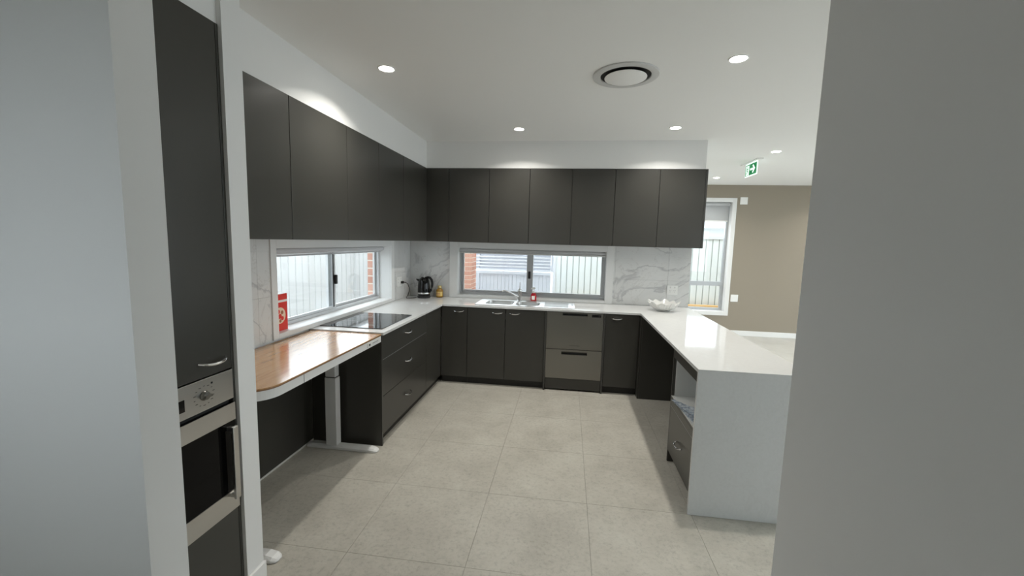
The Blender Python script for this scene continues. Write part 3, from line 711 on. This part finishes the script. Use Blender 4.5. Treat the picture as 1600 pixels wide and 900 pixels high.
# ------------------------------------------------------------------ wall plates
def outlet_y(name, lab, x0, x1, z0, z1, y, two=True):
    t = thing(name, lab, 'outlet' if two else 'plate', ((x0+x1)/2, y, z0))
    p = box('plate', x0, x1, y-.009, y-.0006, z0, z1, 'white_plastic', t, .003)
    if two:
        w_ = x1-x0; zm = (z0+z1)/2
        for cx in (x0+w_*.3, x0+w_*.7):
            box('rocker', cx-.007, cx+.007, y-.0115, y-.0092, z1-.034, z1-.016, 'off_white', p, .001)
            boxes('socket_slots', [(cx-.009, cx-.006, y-.0096, y-.0091, zm-.012, zm+.0), (cx+.006, cx+.009, y-.0096, y-.0091, zm-.012, zm), (cx-.0015, cx+.0015, y-.0096, y-.0091, zm-.028, zm-.018)], 'grey_print', p)
    else: box('cover', x0+.012, x1-.012, y-.011, y-.0092, z0+.012, z1-.012, 'white_plastic', p, .001)
outlet_y('power_outlet', 'white double power outlet on marble splashback above the ruffled bowl', 1.155, 1.277, 1.040, 1.151, YB-.008)
outlet_y('wall_plate', 'square white wall plate beside top of living room window', 2.992, 3.118, 2.362, 2.488, YL, False)
outlet_y('wall_plate', 'square white wall plate low beside the living room window', 2.968, 3.095, .618, .748, YL, False)
t = thing('power_outlet', 'white double power outlet with black plug beside the window', 'outlet', (XL+.008, 4.64, 1.04))
p = box('plate', XL+.0085, XL+.017, 4.575, 4.715, 1.045, 1.160, 'white_plastic', t, .003)
box('rocker', XL+.0172, XL+.0195, 4.60, 4.614, 1.125, 1.143, 'off_white', p, .001); box('rocker', XL+.0172, XL+.0195, 4.675, 4.689, 1.125, 1.143, 'off_white', p, .001)
boxes('socket_slots', [(XL+.0172, XL+.0178, 4.60, 4.603, 1.09, 1.104), (XL+.0172, XL+.0178, 4.614, 4.617, 1.09, 1.104)], 'grey_print', p)

# ------------------------------------------------------------------ kettle
def kettle():
    c = (-1.705, 4.835, H)
    t = thing('kettle', 'glossy black electric kettle with silver band in the counter corner', 'kettle', c)
    lathe('base', [(.078, .0005), (.080, .006), (.080, .022), (.074, .028)], c, 'black_plastic', t, 32)
    lathe('body', [(.070, .029), (.0745, .045), (.0745, .05)], c, 'black_gloss', t, 32)
    lathe('band', [(.0748, .050), (.0755, .053), (.0755, .064), (.0748, .067)], c, 'chrome', t, 32, closed=False)
    b = lathe('jug', [(.0745, .067), (.0745, .10), (.071, .16), (.066, .205), (.061, .222), (.050, .236), (.03, .244), (.001, .246)], c, 'black_gloss', t, 32)
    bm = bmesh.new()   # spout lip on the left
    R_ = [[(-.058, -.022, .195), (-.058, .022, .195), (-.050, .026, .226), (-.050, -.026, .226)], [(-.088, -.012, .212), (-.088, .012, .212), (-.094, .014, .228), (-.094, -.014, .228)]]
    V = [[bm.verts.new(Vector(q)+Vector(c)) for q in r] for r in R_]
    for k in range(4): bm.faces.new((V[0][k], V[0][(k+1) % 4], V[1][(k+1) % 4], V[1][k]))
    bm.faces.new(V[1]); finish(bm, 'spout', 'black_gloss', t, smooth=False)
    P = [(.02, .243), (.055, .250), (.085, .245), (.108, .222), (.117, .185), (.114, .14), (.100, .10), (.082, .075), (.070, .070)]
    tube('handle', [(c[0]+x*.97, c[1]-x*.25, c[2]+z) for x, z in P], [.010, .013, .0145, .0145, .014, .013, .012, .011, .008], 'black_gloss', t, 12, flat=1.1)
    lathe('lid_knob', [(.016, .246), (.014, .252), (.001, .254)], (c[0]-.02, c[1], c[2]-.001), 'black_plastic', t, 16)
    k = t
    box('plug', XL+.0200, XL+.052, 4.672, 4.704, 1.078, 1.108, 'black_plastic', k, .006)
    tube('cord', [(XL+.05, 4.688, 1.093), (XL+.075, 4.688, 1.093), (XL+.10, 4.69, 1.075), (XL+.115, 4.695, 1.03), (XL+.112, 4.70, .985), (XL+.098, 4.70, .945), (XL+.080, 4.70, .918), (XL+.075, 4.705, .9055), (XL+.10, 4.715, .9045), (XL+.135, 4.735, .9045), (XL+.158, 4.775, .9045), (XL+.163, 4.805, .907)], .0038, 'black_plastic', k, 8)
kettle()
# jar
c = (-1.541, 4.935, H)
t = thing('jar', 'small gold jar with pale lid beside the kettle', 'jar', c)
lathe('glass', [(.038, .0008), (.043, .008), (.044, .075), (.040, .092), (.026, .108), (.022, .112)], c, 'gold_liquid', t, 24)
bm = bmesh.new()
for k in range(10):
    a0 = math.radians(200+14*k); a1 = math.radians(200+14*(k+1)); r = .0446
    bm.faces.new([bm.verts.new((c[0]+r*math.cos(a), c[1]+r*math.sin(a), c[2]+z)) for a, z in ((a0, .018), (a1, .018), (a1, .072), (a0, .072))])
lo = finish(bm, 'label', 'gold_label', t)
bm = bmesh.new()
for z0, z1, a, b in ((.050, .058, 225, 295), (.036, .042, 240, 300), (.026, .030, 235, 290)):
    for k in range(6):
        a0 = math.radians(a+(b-a)*k/6); a1 = math.radians(a+(b-a)*(k+1)/6); r = .0450
        bm.faces.new([bm.verts.new((c[0]+r*math.cos(q), c[1]+r*math.sin(q), c[2]+z)) for q, z in ((a0, z0), (a1, z0), (a1, z1), (a0, z1))])
finish(bm, 'label_print', 'tan_print', lo)
lathe('lid', [(.0235, .1125), (.026, .115), (.026, .140), (.022, .144), (.001, .145)], c, 'lid_gold', t, 24)
# soap pump
c = (-.385, 4.973, H)
t = thing('soap_bottle', 'red liquid soap bottle with white pump behind the sink', 'bottle', c)
lathe('bottle', [(.030, .0008), (.034, .006), (.034, .070), (.028, .088), (.016, .098), (.013, .104)], c, 'soap_red', t, 20, sy=.75)
lathe('shoulder', [(.0165, .0985), (.0165, .112), (.012, .116), (.006, .118), (.006, .146)], c, 'white_plastic', t, 16)
box('label', c[0]-.020, c[0]+.016, c[1]-.0275, c[1]-.0262, c[2]+.018, c[2]+.064, 'pale_print', t)
tube('pump', [(c[0]+.016, c[1]-.004, c[2]+.152), (c[0], c[1], c[2]+.154), (c[0]-.022, c[1]-.006, c[2]+.152), (c[0]-.034, c[1]-.01, c[2]+.143)], [.009, .010, .007, .005], 'white_plastic', t, 10)

# ruffled bowl
def ruffled():
    c = Vector((1.052, 4.665, H)); t = thing('ruffled_bowl', 'white glass bowl with ruffled rim and ribbed sides', 'bowl', c)
    lathe('foot', [(.066, .0008), (.070, .004), (.066, .010), (.055, .012)], c, 'bowl_glass', t, 32)
    n = 180; prof = [(.050, .011), (.078, .015), (.108, .030), (.133, .052), (.150, .074), (.163, .092)]
    bm = bmesh.new(); outer = []; inner = []
    for s, rings in ((0, outer), (-.005, inner)):
        for i, (r, z) in enumerate(prof):
            q = i/(len(prof)-1); row = []
            for k in range(n):
                a = 2*PI*k/n; ruf = math.cos(10*a)+.35*math.cos(5*a+.6)
                rr = r+s+(.004*math.cos(30*a)*min(q*2, 1) if not s else 0)+.010*q**3*ruf; zz = z-s*.6+.011*q**3*ruf
                row.append(bm.verts.new((c.x+rr*math.cos(a), c.y+rr*math.sin(a), c.z+zz)))
            rings.append(row)
    for R_ in (outer, inner):
        for a, b in zip(R_, R_[1:]):
            for k in range(n): bm.faces.new((a[k], a[(k+1) % n], b[(k+1) % n], b[k]))
    for k in range(n): bm.faces.new((outer[-1][k], outer[-1][(k+1) % n], inner[-1][(k+1) % n], inner[-1][k]))
    bm.faces.new(outer[0]); bm.faces.new(inner[0])
    finish(bm, 'bowl', 'bowl_glass', t, smooth=True)
ruffled()
# red box on the sill
t = thing('red_box', 'red printed box standing on the white window sill', 'box', (-2.02, 2.662, .935))
b = box('carton', -2.045, -1.985, 2.588, 2.736, .9355, 1.196, 'red_print', t, .0015)
box('white_band', -1.9849, -1.9844, 2.590, 2.734, 1.138, 1.154, 'pale_print', b)
def disc_x(name, cy, cz, r, x, m, par, n=28):
    bm = bmesh.new(); bm.faces.new([bm.verts.new((x, cy+r*math.cos(2*PI*k/n), cz+r*math.sin(2*PI*k/n))) for k in range(n)]); return finish(bm, name, m, par)
disc_x('round_print', 2.655, 1.045, .058, -1.9845, 'cream_print', b)
for k, (dy, dz, r) in enumerate(((-.015, .028, .016), (.022, .02, .014), (0, -.005, .018), (-.025, -.018, .014), (.024, -.022, .015), (.002, -.038, .012))):
    disc_x('print_motif', 2.655+dy, 1.045+dz, r, -1.9842-.00005*k, 'tan_print' if k % 2 else 'red_print', b, 14)
box('top_flap', -2.044, -1.986, 2.589, 2.735, 1.1962, 1.1975, 'pale_print', b)

# folded towel in the niche
def towel():
    t = thing('folded_towel', 'blue-grey folded tea towel lying in the open niche', 'towel', (.92, 2.72, .511))
    def layer(name, pts, z, th, m, amp, ph):
        bm = bmesh.new(); n = 10; V = []
        a, b, c, d = [Vector(p) for p in pts]
        for i in range(n+1):
            row = []
            for j in range(n+1):
                u, v_ = i/n, j/n; p = (a*(1-u)+b*u)*(1-v_)+(d*(1-u)+c*u)*v_
                row.append((p.x, p.y, z+amp*(.5+.5*math.sin(9*u+4*v_+ph))*(.4+.6*v_)))
            V.append(row)
        for off in (0, th):
            vv = [[bm.verts.new((x, y, q+off)) for x, y, q in row] for row in V]
            for i in range(n):
                for j in range(n): bm.faces.new((vv[i][j], vv[i+1][j], vv[i+1][j+1], vv[i][j+1]))
            if off == 0: lo_ = vv
        for k in range(n):
            for A, B in (((0, k), (0, k+1)), ((n, k), (n, k+1)), ((k, 0), (k+1, 0)), ((k, n), (k+1, n))):
                bm.faces.new((lo_[A[0]][A[1]], lo_[B[0]][B[1]], vv[B[0]][B[1]], vv[A[0]][A[1]]))
        return finish(bm, name, m, t, smooth=True)
    layer('lower_fold', [(.790, 2.90, 0), (1.02, 2.84, 0), (1.04, 2.55, 0), (.822, 2.56, 0)], .5118, .005, 'towel_cloth', .003, 0)
    layer('upper_fold', [(.772, 2.92, 0), (.99, 2.80, 0), (1.00, 2.56, 0), (.83, 2.58, 0)], .5212, .005, 'towel_cloth', .006, 1)
    layer('corner_flap', [(.758, 2.935, 0), (.785, 2.945, 0), (.92, 2.70, 0), (.835, 2.66, 0)], .5335, .004, 'towel_cloth', .005, 2)
towel()

# ------------------------------------------------------------------ outside
g = struct(box('ground', -14, 20, -14, 30, -.35, -.125, 'concrete'), 'pale concrete ground outside the windows')
def ribbed_sheet(name, a0, a1, z0, z1, pos, axis, pitch, depth, m, parent):
    bm = bmesh.new(); pts = []; a = a0
    while a < a1-1e-6:
        for f_, d in ((0, 0), (.84, 0), (.86, depth), (.96, depth), (.98, 0)): pts.append((min(a+f_*pitch, a1), d))
        a += pitch
    pts.append((a1, 0)); prev = None
    for u, d in pts:
        q = (u, pos+d) if axis == 'y' else (pos+d, u)
        cur = (bm.verts.new((q[0], q[1], z0)), bm.verts.new((q[0], q[1], z1)))
        if prev: bm.faces.new((prev[0], cur[0], cur[1], prev[1]))
        prev = cur
    o = finish(bm, name, m, parent); md = o.modifiers.new('thickness', 'SOLIDIFY'); md.thickness = .006; return o
def fence(name, label, a0, a1, pos, axis, z1, pitch, m, panel=2.4, pm='fence_grey'):
    t = thing(name, label, 'fence', ((a0+a1)/2, pos, -.12) if axis == 'y' else (pos, (a0+a1)/2, -.12))
    a = a0
    while a < a1-.05:
        b = min(a+panel, a1)
        ribbed_sheet('sheet', a+.03, b-.03, -.10, z1, pos, axis, pitch, .035 if axis == 'y' else -.010, m, t)
        for z in (z1, -.08):
            if axis == 'y': box('rail', a+.03, b-.03, pos-.035, pos+.012, z-.03, z+.03, pm, t)
            else: box('rail', pos-.012, pos+.035, a+.03, b-.03, z-.03, z+.03, pm, t)
        if axis == 'y': box('post', a-.03, a+.03, pos-.036, pos+.02, -.12, z1+.03, pm, t)
        else: box('post', pos-.02, pos+.036, a-.03, a+.03, -.12, z1+.03, pm, t)
        a = b
    return t
fence('metal_fence', 'pale ribbed steel fence seen through sink and living room windows', -.30, 9.3, 10.0, 'y', 1.80, .14, 'fence_pale')
fence('metal_fence', 'pale ribbed steel fence outside the window above the desk', -2.0, 9.1, -3.75, 'x', 1.80, .15, 'fence_grey', 3.0)
t = fence('slatted_fence', 'blue-grey ribbed fence with white slat screen seen through the sink window', -3.66, -.33, 9.3, 'y', .90, .085, 'fence_blue', 1.665, 'fence_blue')
z = .955
while z < 1.75:
    box('slat', -3.63, -.36, 9.285, 9.305, z, z+.024, 'slat_white', t); z += .072
box('screen_sheet', -3.63, -.36, 9.352, 9.358, .94, 1.78, 'fence_blue', t)
for x in (-3.66, -1.995, -.33): box('screen_post', x-.025, x+.025, 9.306, 9.35, .95, 1.8, 'fence_blue', t)
sl = thing('timber_sleeper', 'pale timber sleeper at the foot of the fence outside living room window', 'sleeper', (4.5, 9.85, -.12))
for z0 in (-.12, .085): box('board', -.2, 9.2, 9.82, 9.90, z0, z0+.20, 'timber_pale', sl, .006)
# brick pier, brick by brick
bp_ = thing('brick_pier', 'red brick pier seen at left edge of the sink window', 'pier', (-2.1, 8.15, -.12))
boxes('mortar_core', [(-2.345, -1.867, 8.005, 8.45, -.12, 2.05)], 'mortar', bp_)
z = -.11; k = 0
while z < 1.95:
    xo = [(-2.35, -2.12), (-2.11, -1.862)] if k % 2 == 0 else [(-2.35, -2.24), (-2.23, -2.00), (-1.99, -1.862)]
    for a, b in xo: box('brick', a, b, 8.0, 8.10, z, z+.076, 'brick', bp_, .003)
    yo = [(8.11, 8.34), (8.35, 8.452)] if k % 2 == 0 else [(8.11, 8.22), (8.23, 8.452)]
    for a, b in yo: box('brick', -1.97, -1.862, a, b, z, z+.076, 'brick', bp_, .003)
    z += .086; k += 1
# neighbouring house beyond the fence
nh = thing('neighbour_house', 'neighbouring house with pale grey roof beyond the fence', 'house', (6, 17, -.12))
box('wall', 1.0, 12, 14.5, 20, -.12, 2.3, 'house_wall', nh)
bm = bmesh.new()
P = [(.4, 13.9, 2.25), (12.6, 13.9, 2.25), (12.6, 20.6, 2.25), (.4, 20.6, 2.25), (3.6, 17.2, 4.1), (9.4, 17.2, 4.1)]
V = [bm.verts.new(p) for p in P]
for q in ((0, 1, 5, 4), (1, 2, 5), (2, 3, 4, 5), (3, 0, 4), (3, 2, 1, 0)): bm.faces.new([V[i] for i in q])
finish(bm, 'roof', 'roof_grey', nh)
box('gutter', .35, 12.65, 13.82, 13.9, 2.18, 2.30, 'alu_light', nh)
